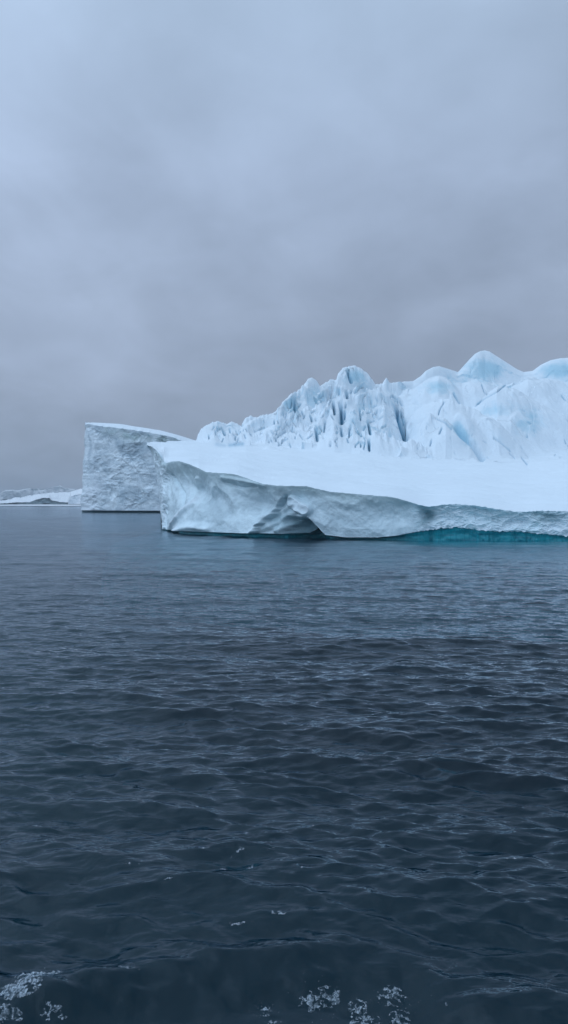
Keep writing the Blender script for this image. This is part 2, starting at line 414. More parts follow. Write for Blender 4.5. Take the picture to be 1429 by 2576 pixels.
# wall rows, top edge (t = 0) down to lip (t = 1)
NWALL = 150
t = np.linspace(0, 1, NWALL)[:, None]
C = cols[None, :] + 0 * t
Yp = y_f[None, :] + t * (y_lip - y_f)[None, :]             # picture row of the undisplaced wall, used to place its features
zz = z_f[None, :] + t * (z_lip - z_f)[None, :]
pxx = cols[None, :] + (bpx - cols)[None, :] * t ** 0.5
xw = wx(pxx, d_f[None, :]); yw = d_f[None, :] + 0 * t
hgt = (z_f - z_lip)[None, :]
arc = np.cumsum(np.hypot(np.gradient(wx(cols, d_f)), np.gradient(d_f)))[None, :] + 0 * t
q = sstep(425, 470, C)
off = -0.075 * hgt * np.sin(np.pi * np.clip(t * 1.25, 0, 1)) * q + 0.16 * hgt * t ** 2.2 * sstep(900, 500, C) * q
off += 0.9 * fbm(arc / 7 + zz / 9, zz / 5, 21, 3) * np.sin(np.pi * np.clip(t * 1.1 + 0.02, 0, 1)) 
# scalloped melt facets with soft ribs between them
w1, w2, wi = worley(arc / 6.5 + 0.4 * fbm(arc / 5, zz / 4, 3, 2), (zz + arc * 0.55) / 4.6, 41)
off += 0.75 * (np.minimum(w1, 0.9) ** 2 - 0.3) * sstep(0, 0.25, t) * q
w1, w2, wi = worley(arc / 2.1 + 0.5 * fbm(arc / 2, zz / 2, 4, 2), (zz + arc * 0.6) / 1.5, 43)
off += 0.16 * (np.minimum(w1, 0.9) ** 2 - 0.3) * sstep(0, 0.15, t)
# hollow in the middle of the face: sharp left rim, arch at its lower right
left = (Yp - 1250) * (-0.78) + 703 + 5 * fbm(Yp / 14, C * 0, 51, 2)           # rim runs down to the left
right = 768 + 0 * Yp + 5 * fbm(Yp / 11, C * 0, 52, 2)
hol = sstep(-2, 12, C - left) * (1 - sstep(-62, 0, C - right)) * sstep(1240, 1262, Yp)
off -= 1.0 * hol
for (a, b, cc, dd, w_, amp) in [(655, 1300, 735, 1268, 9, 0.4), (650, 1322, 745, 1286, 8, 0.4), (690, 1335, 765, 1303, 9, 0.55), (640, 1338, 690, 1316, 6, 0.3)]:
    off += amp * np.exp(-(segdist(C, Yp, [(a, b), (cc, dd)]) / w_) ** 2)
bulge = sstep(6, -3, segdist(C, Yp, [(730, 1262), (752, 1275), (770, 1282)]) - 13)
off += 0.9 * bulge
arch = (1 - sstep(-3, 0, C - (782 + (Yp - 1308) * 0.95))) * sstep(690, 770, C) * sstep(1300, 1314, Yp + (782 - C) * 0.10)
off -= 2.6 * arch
# ribs and creases
off += 0.55 * np.exp(-(segdist(C, Yp, [(487, 1205), (484, 1265), (462, 1300), (440, 1318), (430, 1332)]) / 6) ** 2)
off += 0.8 * np.exp(-(segdist(C, Yp, [(470, 1335), (500, 1325), (540, 1330)]) / 9) ** 2)
off -= 0.45 * np.exp(-(segdist(C, Yp, [(422, 1196), (440, 1222), (456, 1250), (466, 1275)]) / 2.5) ** 2)
off -= 0.9 * np.exp(-(segdist(C, Yp, [(430, 1200), (470, 1230), (520, 1260)]) / 22) ** 2) * 0.8
off -= 0.35 * np.exp(-(segdist(C, Yp, [(560, 1214), (600, 1226), (640, 1222)]) / 4) ** 2)
off += 0.35 * np.exp(-(segdist(C, Yp, [(560, 1202), (620, 1212), (660, 1221)]) / 6) ** 2)
off -= 0.5 * np.exp(-(segdist(C, Yp, [(655, 1222), (650, 1260), (640, 1300)]) / 10) ** 2) * 0.5
# rotten, pitted ice on the low right part of the face and on the left corner
pit = sstep(1020, 1090, C)
off += pit * (0.55 * ridged(arc / 2.6, zz / 1.3, 61, 5, 0.62) - 0.30) * sstep(0, 0.1, t)
off -= pit * 0.35 * np.exp(-(segdist(C, Yp, [(1040, 1275), (1090, 1300)]) / 16) ** 2)
cornr = sstep(426, 408, C)
off += cornr * (1.1 * ridged(zz / 2.2 + C * 0.05, arc / 3.5, 71, 5, 0.6) - 0.5)
off += 0.06 * fbm(arc / 0.5, zz / 0.5, 72, 3)
off *= sstep(-0.01, 0.06, t) * (1 - 0.55 * sstep(415, 400, C))
off *= sstep(0, 30, cols[-1] - C) * sstep(0, 7, C - cols[0])
PW = np.stack([xw + nx[None, :] * off, yw + ny[None, :] * off, zz], -1)[::-1]      # rows upward
a_green = (np.exp(-(t / 0.22) ** 2) * (0.45 + 0.5 * fbm(arc / 4, zz / 3, 81, 3)) * sstep(1060, 1000, C))
a_green += 0.8 * np.exp(-(segdist(C, Yp, [(420, 1175), (440, 1185)]) / 14) ** 2) * q
a_white = cornr * (0.35 + 0.9 * fbm(zz / 1.5, arc / 1.5, 83, 4)) * sstep(0, 0.2, t)
a_white += 0.55 * np.exp(-(segdist(C, Yp, [(484, 1255), (462, 1300), (440, 1318), (470, 1328)]) / 7) ** 2)
a_white += 0.4 * bulge + pit * (0.40 + 0.8 * fbm(arc / 3.2, zz / 1.7, 84, 4)) * sstep(0.12, 0.4, t)
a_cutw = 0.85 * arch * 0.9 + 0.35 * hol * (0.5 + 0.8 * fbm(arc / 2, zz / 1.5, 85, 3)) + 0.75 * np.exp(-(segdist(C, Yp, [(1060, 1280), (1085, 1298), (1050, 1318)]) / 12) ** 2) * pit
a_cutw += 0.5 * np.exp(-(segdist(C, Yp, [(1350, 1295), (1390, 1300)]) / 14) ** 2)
wall_attr = {k: np.clip(v, 0, 1)[::-1] for k, v in (('green', a_green), ('white', a_white), ('cut', a_cutw))}

# foot rows: deep shelf -> waterline notch -> lip
lipP = PW[0]
def footrow(o_, z_):
    return np.stack([lipP[:, 0] + nx * o_, lipP[:, 1] + ny * o_, z_], -1)
rec = np.interp(cols, [370, 420, 700, 780, 820, 1000, 1200, 1950], [0.5, 1.0, 1.3, 2.0, 1.5, 0.8, 0.45, 0.45])
ctrl = [footrow(9 + 0 * cols, -9 + 0 * cols), footrow(8 + 2 * fbm(cols / 60, cols * 0, 3, 3), -1.6 - 1.5 * sstep(1000, 800, cols)), footrow(4.0 + 1.5 * fbm(cols / 40, cols * 0, 4, 3), -0.8 - 1.0 * sstep(1000, 800, cols)),
        footrow(0.3 + 0 * cols, -0.4 - 0.3 * sstep(1000, 800, cols)), footrow(-rec, -0.15 + 0 * cols), footrow(-rec, 0.55 * z_lip), footrow(-rec * 0.55, 0.95 * z_lip), lipP]
rows = []
for a, b in zip(ctrl[:-1], ctrl[1:]):
    for s in np.linspace(0, 1, 8)[:-1]: rows.append(a * (1 - s) + b * s)
rows.append(lipP)
PF = np.array(rows)
PF[1:-1, :, 1] += (0.18 * fbm(PF[1:-1, :, 0] / 1.2, PF[1:-1, :, 2] / 0.5 + 4, 91, 4))
teal = np.clip(np.interp(cols, [370, 600, 800, 900, 1000, 1060, 1950], [0.85, 1.0, 0.8, 0.6, 0.7, 0.9, 1]), 0, 1)[None, :] + 0 * PF[:, :, 0]

# top rows
y_b = curve([(370, 1118), (420, 1119), (500, 1122), (560, 1127), (620, 1124), (700, 1130), (760, 1136), (820, 1139), (925, 1142), (1000, 1152), (1100, 1160), (1200, 1166), (1330, 1172), (1429, 1165), (1800, 1165), (1950, 1118)])(cols)
d_b = curve([(370, 150.3), (400, 154), (500, 158), (700, 160), (925, 160), (1100, 156), (1429, 150), (1850, 150), (1950, 150.3)])(cols)
z_b = wz(y_b, d_b)
# ridge crests, far to near: (crest points in picture, depth, front slope, back slope, roughness of the crest)
SIL = [(480, 1135), (494, 1108), (498, 1092), (505, 1080), (520, 1068), (535, 1062), (545, 1059), (555, 1062), (570, 1066), (582, 1060), (597, 1066), (606, 1070), (618, 1050), (630, 1043), (640, 1052), (655, 1046), (668, 1043), (690, 1041), (704, 1032), (710, 1012), (722, 1000), (733, 990), (745, 998), (756, 990), (765, 968), (774, 954), (783, 949), (794, 954), (806, 972), (818, 962), (832, 955), (846, 954), (850, 938), (862, 926), (880, 921), (892, 919), (905, 923), (920, 934), (932, 950), (945, 965), (962, 963), (972, 950), (980, 962), (1010, 960), (1040, 958), (1058, 946), (1072, 932), (1090, 923), (1105, 921), (1128, 928), (1152, 936), (1165, 922), (1180, 905), (1195, 890), (1208, 883), (1220, 881), (1232, 884), (1250, 896), (1275, 912), (1300, 928), (1318, 936), (1340, 933), (1360, 918), (1385, 906), (1410, 901), (1440, 899), (1500, 905), (1600, 930), (1750, 1000), (1900, 1100), (1950, 1190)]
RID = [
 (SIL, [(480, 170), (600, 176), (700, 184), (850, 205), (1000, 218), (1150, 238), (1220, 246), (1429, 250), (1950, 190)], 0.95, 0.9, 0.4),
 ([(990, 1010), (1015, 985), (1040, 972), (1070, 953), (1100, 944), (1133, 946), (1165, 964), (1214, 962), (1275, 968), (1300, 962), (1328, 950), (1377, 948), (1429, 956), (1600, 980), (1800, 1080), (1950, 1250)], [(900, 205), (1429, 226), (1950, 180)], 0.75, 1.3, 0.15),
 ([(1150, 1080), (1194, 1023), (1247, 974), (1288, 974), (1356, 1011), (1429, 1043), (1520, 1085), (1600, 1150)], [(1100, 200), (1600, 205)], 0.85, 1.0, 0.1),
 ([(1010, 1080), (1045, 1040), (1068, 1023), (1108, 1001), (1141, 1002), (1194, 1027), (1226, 1052), (1259, 1064), (1288, 1093), (1316, 1125), (1340, 1170)], [(1000, 188), (1340, 180)], 0.85, 1.5, 0.3),
 ([(1000, 1130), (1025, 1090), (1043, 1068), (1070, 1055), (1092, 1048), (1116, 1055), (1133, 1076), (1157, 1092), (1186, 1116), (1202, 1141), (1215, 1175)], [(990, 177), (1215, 168)], 0.9, 1.8, 0.3),
 # serac ranks on the left and middle
 ([(500, 1140), (515, 1100), (540, 1085), (560, 1080), (600, 1082), (625, 1075), (650, 1078), (680, 1065), (720, 1045), (760, 1030), (800, 1010), (850, 1000), (900, 985), (950, 990), (1000, 1000), (1030, 1040)], [(480, 167), (700, 174), (850, 190), (1030, 196)], 0.85, 0.9, 1.0),
 ([(620, 1130), (650, 1105), (690, 1090), (730, 1080), (780, 1060), (830, 1045), (880, 1040), (930, 1035), (980, 1045), (1010, 1080), (1030, 1130)], [(600, 165), (800, 173), (1030, 180)], 0.85, 1.1, 1.1),
 ([(740, 1135), (765, 1105), (800, 1095), (835, 1085), (880, 1090), (915, 1080), (950, 1085), (990, 1100), (1040, 1110), (1080, 1130), (1100, 1165)], [(740, 163), (1100, 166)], 0.8, 1.2, 0.8),
]
NT1, NT2, NT3 = 130, 560, 40
d_c = curve([(370, 151.3), (420, 160), (480, 170)] + RID[0][1][1:])(cols); d_c = np.maximum(d_c, d_b + 1.0)
d_end = np.interp(cols, [370, 500, 1900, 1950], [9, 40, 45, 9]) + d_c
tt1 = np.linspace(0, 1, NT1) ** 1.15
tt2 = np.linspace(0, 1, NT2)[1:]
tt3 = np.linspace(0, 1, NT3)[1:]
D = np.concatenate([d_f + tt1[:, None] * (d_b - d_f), d_b + tt2[:, None] * (d_c + 4 - d_b), d_c + 4 + tt3[:, None] * (d_end - d_c - 4)], 0)
CC = cols[None, :] + 0 * D
XX = wx(CC, D)
# snow table, very gently dished
u = (D - d_f) / (d_b - d_f)
brk = np.exp(-(D - d_f) / 1.2)
table = (z_f * brk + z_fs * (1 - brk)) + (z_b - z_fs) * np.clip(u, 0, 1) + np.maximum(D - d_b, 0) * 0.10
table += 0.9 * np.sin(np.pi * np.clip(u, 0, 1)) * sstep(500, 1000, CC) * -1.0
table += sstep(0, 0.15, u) * (0.8 * fbm(XX / 22, D / 12, 101, 4) + 0.40 * fbm(XX / 12, D / 3.2, 102, 5) + 0.34 * ridged(XX / 18 + D / 9, D / 5, 103, 4))
table -= 0.5 * np.exp(-(np.clip(u, 0, 1) / 0.02) ** 2) * 0.3                         # rounded brink
rug = sstep(1060, 980, CC)                                                          # shattered left, smooth right
H = table - 50
SX = np.arange(480, 1951, 3.0); SY = curve(SIL)(SX) + 4; SY = np.convolve(np.pad(SY, 8, 'edge'), np.ones(17) / 17, 'valid')
warpx = 3.5 * fbm(XX / 9, D / 14, 111, 3); warpd = 3.0 * fbm(XX / 9, D / 14, 112, 3)
for j, (cr, dp, fs, bs, ro) in enumerate(RID):
    yc = curve(cr); dc = curve(dp)
    lo, hi = cr[0][0], cr[-1][0]
    if j == 0: cw = CC
    else: cw = CC + (warpx / D * F) * 0.35
    dk = dc(cw) + (0 if j == 0 else 1.0) * warpd * 0.6
    zk = wz(yc(cw), dc(cw))
    s = D - dk
    near = np.exp(-(s / 3.5) ** 2)
    if j: zk = zk + near * (ro * 1.2 * fbm(cw / 16, D / 8 + j * 7, 120 + j, 4) + ro * 0.9 * (ridged(cw / 30, D / 12 + j, 140 + j, 3) - 0.6))
    else:
        ysm = curve(list(zip(SX, SY)))(cw)
        zk = wz(yc(cw) * near + ysm * (1 - near), dc(cw)) + 0.28 * fbm(cw / 7, D * 0, 119, 3) * rug * near
    front = np.where(s < 0, -s, 0); back = np.where(s > 0, s, 0)
    fl = front * fs * (0.55 + 0.45 * sstep(0, 9, front))
    L = zk - fl - bs * back * sstep(-1, 3, back)
    inside = sstep(lo - 2, lo + 12, CC) * (1 - sstep(hi - 14, hi, CC)) if j else 1
    L = L - (1 - inside) * 40
    H = smax(H, L, 0.25 + 0.9 * (1 - rug))
H = smax(H, table, 1.2 + 1.2 * (1 - rug))
zone = sstep(0.3, 7.0, H - table)
# shattered surface: steep slots running down the slope, blocks, and small pinnacles
behind = sstep(2, 6, D - d_c)
patch = 0.12 + 0.88 * sstep(-0.12, 0.22, fbm(XX / 15 + 3, D / 13, 160, 3))
patch = np.maximum(patch, sstep(-10, -4, D - d_c)); rug_s = rug; rug = rug * patch; keep0 = sstep(0, -7, D - d_c)
tilt = XX + 0.30 * D
sl1 = ridged(tilt / 8.0 + 0.6 * fbm(XX / 6, D / 9, 131, 2), D / 14, 132, 3)
H -= zone * (rug * 0.9 + (1 - rug) * 0.3) * sstep(0.62, 0.95, sl1) * (1 - behind) * sstep(-2, -9, D - d_c - 2)
w1, w2, wi = worley(XX / 4.4 + 0.7 * fbm(XX / 4, D / 4, 133, 2), D / 4.2, 134)
H += zone * rug * 0.9 * (wi - 0.5) * sstep(0.0, 0.35, w2 - w1) * sstep(0, -6, D - d_c)
w1, w2, wi = worley(XX / 2.0, D / 2.0, 135)
H += zone * rug * 0.25 * (wi - 0.5) * sstep(0.0, 0.3, w2 - w1) * sstep(0, -4, D - d_c)
H += zone * rug_s * keep0 * (2.2 * fbm(XX / 10 + D / 20, D / 8, 180, 3) + 1.2 * (ridged((XX - 0.7 * D) / 9, (D + 0.7 * XX) / 16, 181, 3) - 0.5))
H += zone * rug * 0.4 * (ridged(XX / 4.2, D / 4.5, 136, 5, 0.6) - 0.55) + zone * rug * 0.6 * fbm(XX / 4.2, D / 5, 137, 4)* sstep(0, -3, D - d_c)
H += zone * (1 - rug) * (1.7 * fbm(XX / 11, D / 13, 138, 3) + 0.16 * fbm(XX / 2.5, D / 3, 139, 4)) * sstep(1, -8, D - d_c)
H = np.maximum(H, table - 1.5)
fx = XX + 1.2 * fbm(XX / 3, D / 3, 170, 2); fd = D + 1.2 * fbm(XX / 3, D / 3, 171, 2)
keepc = sstep(0, -3, D - d_c)
H += zone * keepc * rug * (2.2 * facets(fx / 6.5, fd / 6.0, 172) + 0.8 * facets(fx / 2.6 + 9, fd / 2.8, 173) + 0.2 * facets(fx / 1.1, fd / 1.2, 174))
foot = np.exp(-((D - d_b - 3) / 5.0) ** 2)
H += foot * sstep(520, 620, CC) * sstep(1300, 1150, CC) * np.maximum(0, facets(fx / 3.0 + 20, fd / 2.4, 190) - 0.05) * 2.2 * sstep(0.05, 0.3, fbm(XX / 7, D / 9, 191, 2))
rug = rug_s
H += zone * sstep(0, -8, D - d_c) * (1 - rug) * (0.8 * facets(fx / 14, fd / 13, 175) + 0.5 * facets(fx / 5, fd / 5, 176) * sstep(0.0, 0.4, fbm(XX / 12, D / 12, 177, 2)))
# picture rows of the present surface, to set the individual crevasses of the photograph
Yq = HY - (H - CH) / D * F
vis = sstep(4, -2, D - d_c)
CREV = [  # polyline, half width (picture units), depth (m), blueness
 ([(876, 932), (880, 945), (884, 958)], 4.5, 5.0, 0.9),
 ([(857, 1012), (860, 1030), (859, 1060)], 5.5, 6.0, 1.0), ([(838, 1010), (842, 1040)], 3.0, 4.0, 0.9), ([(868, 1030), (866, 1052)], 3.0, 3.0, 0.8),
 ([(740, 1000), (742, 1030)], 3.5, 3.5, 0.8), ([(733, 1005), (730, 1025)], 2.5, 2.5, 0.6),
 ([(998, 1020), (1004, 1048), (1012, 1075), (1020, 1100)], 7.0, 5.5, 0.95), ([(1008, 1030), (1016, 1060)], 3.0, 3.0, 0.8),
 ([(926, 1060), (932, 1090)], 3.0, 3.5, 0.8), ([(928, 1105), (929, 1130)], 3.0, 3.0, 0.8),
 ([(795, 1075), (798, 1105)], 3.5, 3.5, 0.7), ([(781, 1045), (785, 1058)], 2.5, 3.0, 0.8),
 ([(893, 985), (905, 972), (912, 970)], 3.0, 3.0, 0.8), ([(872, 985), (874, 998)], 4.0, 3.0, 0.6), ([(853, 978), (853, 990)], 2.5, 2.0, 0.6),
 ([(858, 1075), (860, 1095)], 3.0, 2.5, 0.7), ([(880, 1075), (878, 1095)], 2.2, 2.0, 0.5), ([(905, 1030), (907, 1055)], 2.0, 2.0, 0.5),
 ([(985, 995), (1005, 1005), (1012, 1018)], 2.5, 2.5, 0.6), ([(818, 1060), (815, 1085)], 2.2, 2.0, 0.4),
 ([(1142, 990), (1150, 1003), (1156, 1012)], 3.0, 2.0, 0.6), ([(1118, 1010), (1106, 1030), (1103, 1042)], 1.6, 1.2, 0.5),
 ([(1272, 968), (1250, 985), (1222, 1000), (1197, 1020)], 1.6, 1.6, 0.6), ([(1212, 968), (1218, 985), (1225, 992)], 1.6, 1.2, 0.5),
 ([(1148, 1070), (1160, 1090), (1190, 1115), (1212, 1150)], 9.0, 2.2, 0.35), ([(1098, 1052), (1120, 1062), (1135, 1078)], 2.0, 1.5, 0.5),
 ([(1242, 1100), (1262, 1115), (1285, 1135)], 1.6, 1.0, 0.6), ([(1283, 1140), (1295, 1152)], 1.6, 1.0, 0.5), ([(1312, 1150), (1326, 1168)], 1.6, 1.0, 0.5),
 ([(1112, 1075), (1105, 1090)], 2.0, 1.5, 0.5), ([(1086, 1105), (1082, 1120)], 2.0, 1.2, 0.4), ([(1413, 995), (1422, 1006)], 2.0, 1.2, 0.5),
 ([(1420, 1105), (1424, 1115)], 1.8, 1.0, 0.5), ([(560, 1078), (566, 1092)], 3.0, 2.5, 0.5), ([(600, 1065), (610, 1070)], 2, 1.5, 0.4),
 ([(640, 1085), (665, 1075)], 2.0, 1.2, 0.4), ([(700, 1095), (720, 1085)], 2.0, 1.5, 0.4),
]
_r = random.Random(5)
for i in range(95):           # the many small slots between the big ones
    x0 = _r.uniform(690, 1020); yl = np.interp(x0, [690, 800, 900, 1020], [1050, 990, 975, 1000]); y0 = _r.uniform(yl, 1118); L_ = _r.uniform(3, 12)
    CREV.append(([(x0, y0), (x0 + _r.uniform(-12, 8), y0 + L_)], _r.uniform(1.2, 2.2), _r.uniform(0.8, 2.2), _r.uniform(0.2, 0.65)))
for i in range(22):
    x0 = _r.uniform(505, 690); y0 = _r.uniform(1072, 1105)
    CREV.append(([(x0, y0), (x0 + _r.uniform(-8, 8), y0 + _r.uniform(3, 10))], _r.uniform(1.2, 2.2), _r.uniform(0.6, 1.6), _r.uniform(0.2, 0.5)))
for i in range(26):
    x0 = _r.uniform(1040, 1429); y0 = _r.uniform(1030, 1150)
    CREV.append(([(x0, y0), (x0 + _r.uniform(-3, 9), y0 + _r.uniform(2, 8))], _r.uniform(1.0, 1.6), _r.uniform(0.3, 0.8), _r.uniform(0.1, 0.4)))
RIBS = [([(640, 1112), (700, 1075), (735, 1048)], 8, 1.6), ([(668, 1108), (725, 1072), (750, 1050)], 7, 1.4), ([(772, 1122), (800, 1082), (826, 1040)], 9, 1.8),
 ([(700, 1045), (735, 1012), (760, 985)], 9, 1.5), ([(880, 1122), (893, 1085), (890, 1050)], 10, 1.6), ([(950, 1132), (968, 1092), (962, 1040)], 12, 1.8),
 ([(1030, 1140), (1058, 1100), (1080, 1062)], 13, 1.6), ([(830, 1120), (845, 1080), (835, 1035)], 9, 1.4), ([(905, 1010), (940, 1000), (975, 1012)], 9, 1.5),
 ([(880, 1010), (895, 990), (915, 975)], 7, 1.2), ([(810, 1000), (835, 985), (860, 990)], 8, 1.4), ([(1085, 1135), (1120, 1105), (1150, 1110)], 14, 1.2),
 ([(1230, 1160), (1200, 1100), (1160, 1060)], 14, 1.5), ([(1290, 1165), (1260, 1110), (1225, 1070)], 16, 1.2), ([(1300, 1060), (1360, 1100), (1429, 1120)], 18, 1.2),
 ([(560, 1100), (610, 1085), (650, 1062)], 8, 1.0), ([(510, 1105), (540, 1085)], 7, 0.9)]
for pts, w_, amp_ in RIBS:
    xa = min(p[0] for p in pts) - 3 * w_; xb = max(p[0] for p in pts) + 3 * w_
    c0, c1 = np.searchsorted(cols, [xa, xb]); sub = (slice(NT1 - 20, None), slice(c0, c1))
    dd = segdist(CC[sub] + 4 * fbm(Yq[sub] / 18, CC[sub] / 18, 155, 3), Yq[sub], pts)
    H[sub] += 1.1 * amp_ * np.exp(-(dd / w_) ** 2) * vis[sub] * zone[sub]
Yq = HY - (H - CH) / D * F
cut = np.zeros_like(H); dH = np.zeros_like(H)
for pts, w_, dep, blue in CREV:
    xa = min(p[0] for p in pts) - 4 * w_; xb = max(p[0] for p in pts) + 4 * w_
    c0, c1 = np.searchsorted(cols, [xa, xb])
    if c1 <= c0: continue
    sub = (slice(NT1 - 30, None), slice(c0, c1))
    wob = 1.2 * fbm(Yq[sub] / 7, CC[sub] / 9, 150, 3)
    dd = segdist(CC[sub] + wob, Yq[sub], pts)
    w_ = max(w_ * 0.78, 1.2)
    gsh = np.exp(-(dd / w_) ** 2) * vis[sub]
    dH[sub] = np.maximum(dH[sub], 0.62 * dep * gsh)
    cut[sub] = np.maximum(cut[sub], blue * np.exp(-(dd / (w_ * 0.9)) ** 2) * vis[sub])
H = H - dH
# edge of the berg behind and at the sides goes down into the sea
en = (D - d_c - 4) / (d_end - d_c - 4)
H = np.where(en > 0, H * (1 - sstep(0.2, 1.0, en)) - 2.0 * sstep(0.2, 1.0, en), H)
H[0] = z_f
H[-1] = -3
# blue bare ice: dark snow-free lump behind the table's far left, blue domes on the right
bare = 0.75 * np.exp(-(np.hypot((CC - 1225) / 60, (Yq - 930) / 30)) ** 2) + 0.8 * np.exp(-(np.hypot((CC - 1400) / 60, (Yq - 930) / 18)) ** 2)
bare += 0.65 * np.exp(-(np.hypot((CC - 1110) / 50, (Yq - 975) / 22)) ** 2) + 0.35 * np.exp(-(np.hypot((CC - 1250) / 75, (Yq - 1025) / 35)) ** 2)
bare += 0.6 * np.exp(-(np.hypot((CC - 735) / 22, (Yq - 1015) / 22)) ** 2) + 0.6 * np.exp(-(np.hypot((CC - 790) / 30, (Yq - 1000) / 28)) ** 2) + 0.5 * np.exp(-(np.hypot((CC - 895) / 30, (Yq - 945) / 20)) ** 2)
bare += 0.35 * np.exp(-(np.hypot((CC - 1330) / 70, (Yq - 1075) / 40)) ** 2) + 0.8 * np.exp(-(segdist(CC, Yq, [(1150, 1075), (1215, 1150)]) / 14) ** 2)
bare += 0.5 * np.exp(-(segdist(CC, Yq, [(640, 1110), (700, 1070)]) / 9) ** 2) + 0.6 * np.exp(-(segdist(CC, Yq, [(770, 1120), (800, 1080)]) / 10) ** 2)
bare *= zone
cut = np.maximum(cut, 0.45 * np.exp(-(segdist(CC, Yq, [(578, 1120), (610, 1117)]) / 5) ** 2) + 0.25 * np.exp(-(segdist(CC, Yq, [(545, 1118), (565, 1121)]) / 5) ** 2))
pxt = CC.copy()
for c in range(int(np.searchsorted(cols, 418))):          # the leaning left tip: its back edge follows the same lean
    rr = en[:, c] > 0
    pxt[rr, c] = np.interp(H[rr, c], zz[::-1, c], pxx[::-1, c])
PT = np.stack([wx(pxt, D), D, H], -1)

full = np.concatenate([PF[:-1], PW[:-1], PT], 0)
def close_end(G, c0, sgn, mid):
    outp = []
    for s in (0.3, 0.65, 1.0):
        cc = G[:, c0].copy(); ny_ = cc[:, 1] * (1 - s) + mid * s
        cc[:, 0] *= ny_ / cc[:, 1]; cc[:, 1] = ny_; cc[:, 0] += sgn * 0.05 * math.sin(s * math.pi / 2); outp.append(cc)
    return outp
full = np.concatenate([np.stack(close_end(full, 0, -1, 152.0)[::-1], 1), full, np.stack(close_end(full, -1, 1, 152.0), 1)], 1)
pad3 = lambda A: np.concatenate([np.repeat(A[:, :1], 3, 1), A, np.repeat(A[:, -1:], 3, 1)], 1)
NRM = grid_normals(full)
REV = bool(NRM[len(PF) + 40, NC // 2, 1] > 0)
if REV: NRM = -NRM
berg = empty('iceberg', (float(wx(900, 120)), 120.0, 0.0), 'large near iceberg, flat snow table in front of a jagged blue crevassed ridge', 'iceberg')
r0, r1 = len(PF) - 1, len(PF) - 1 + NWALL - 1
def sub(name, a, b, mat, attrs): return mesh_grid(name, full[a:b + 1], NRM[a:b + 1] if name in ('snow_shelf', 'crevassed_ridge') else None, mat, berg, {k: pad3(v) for k, v in attrs.items()}, rev=REV)
sub('waterline_foot', 0, r0, M_NOTCH, {'teal': teal})
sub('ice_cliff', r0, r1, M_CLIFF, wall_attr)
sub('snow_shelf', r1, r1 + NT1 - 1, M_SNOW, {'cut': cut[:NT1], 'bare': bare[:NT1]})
sub('crevassed_ridge', r1 + NT1 - 1, full.shape[0] - 1, M_RIDGE, {'cut': cut[NT1 - 1:], 'bare': bare[NT1 - 1:]})

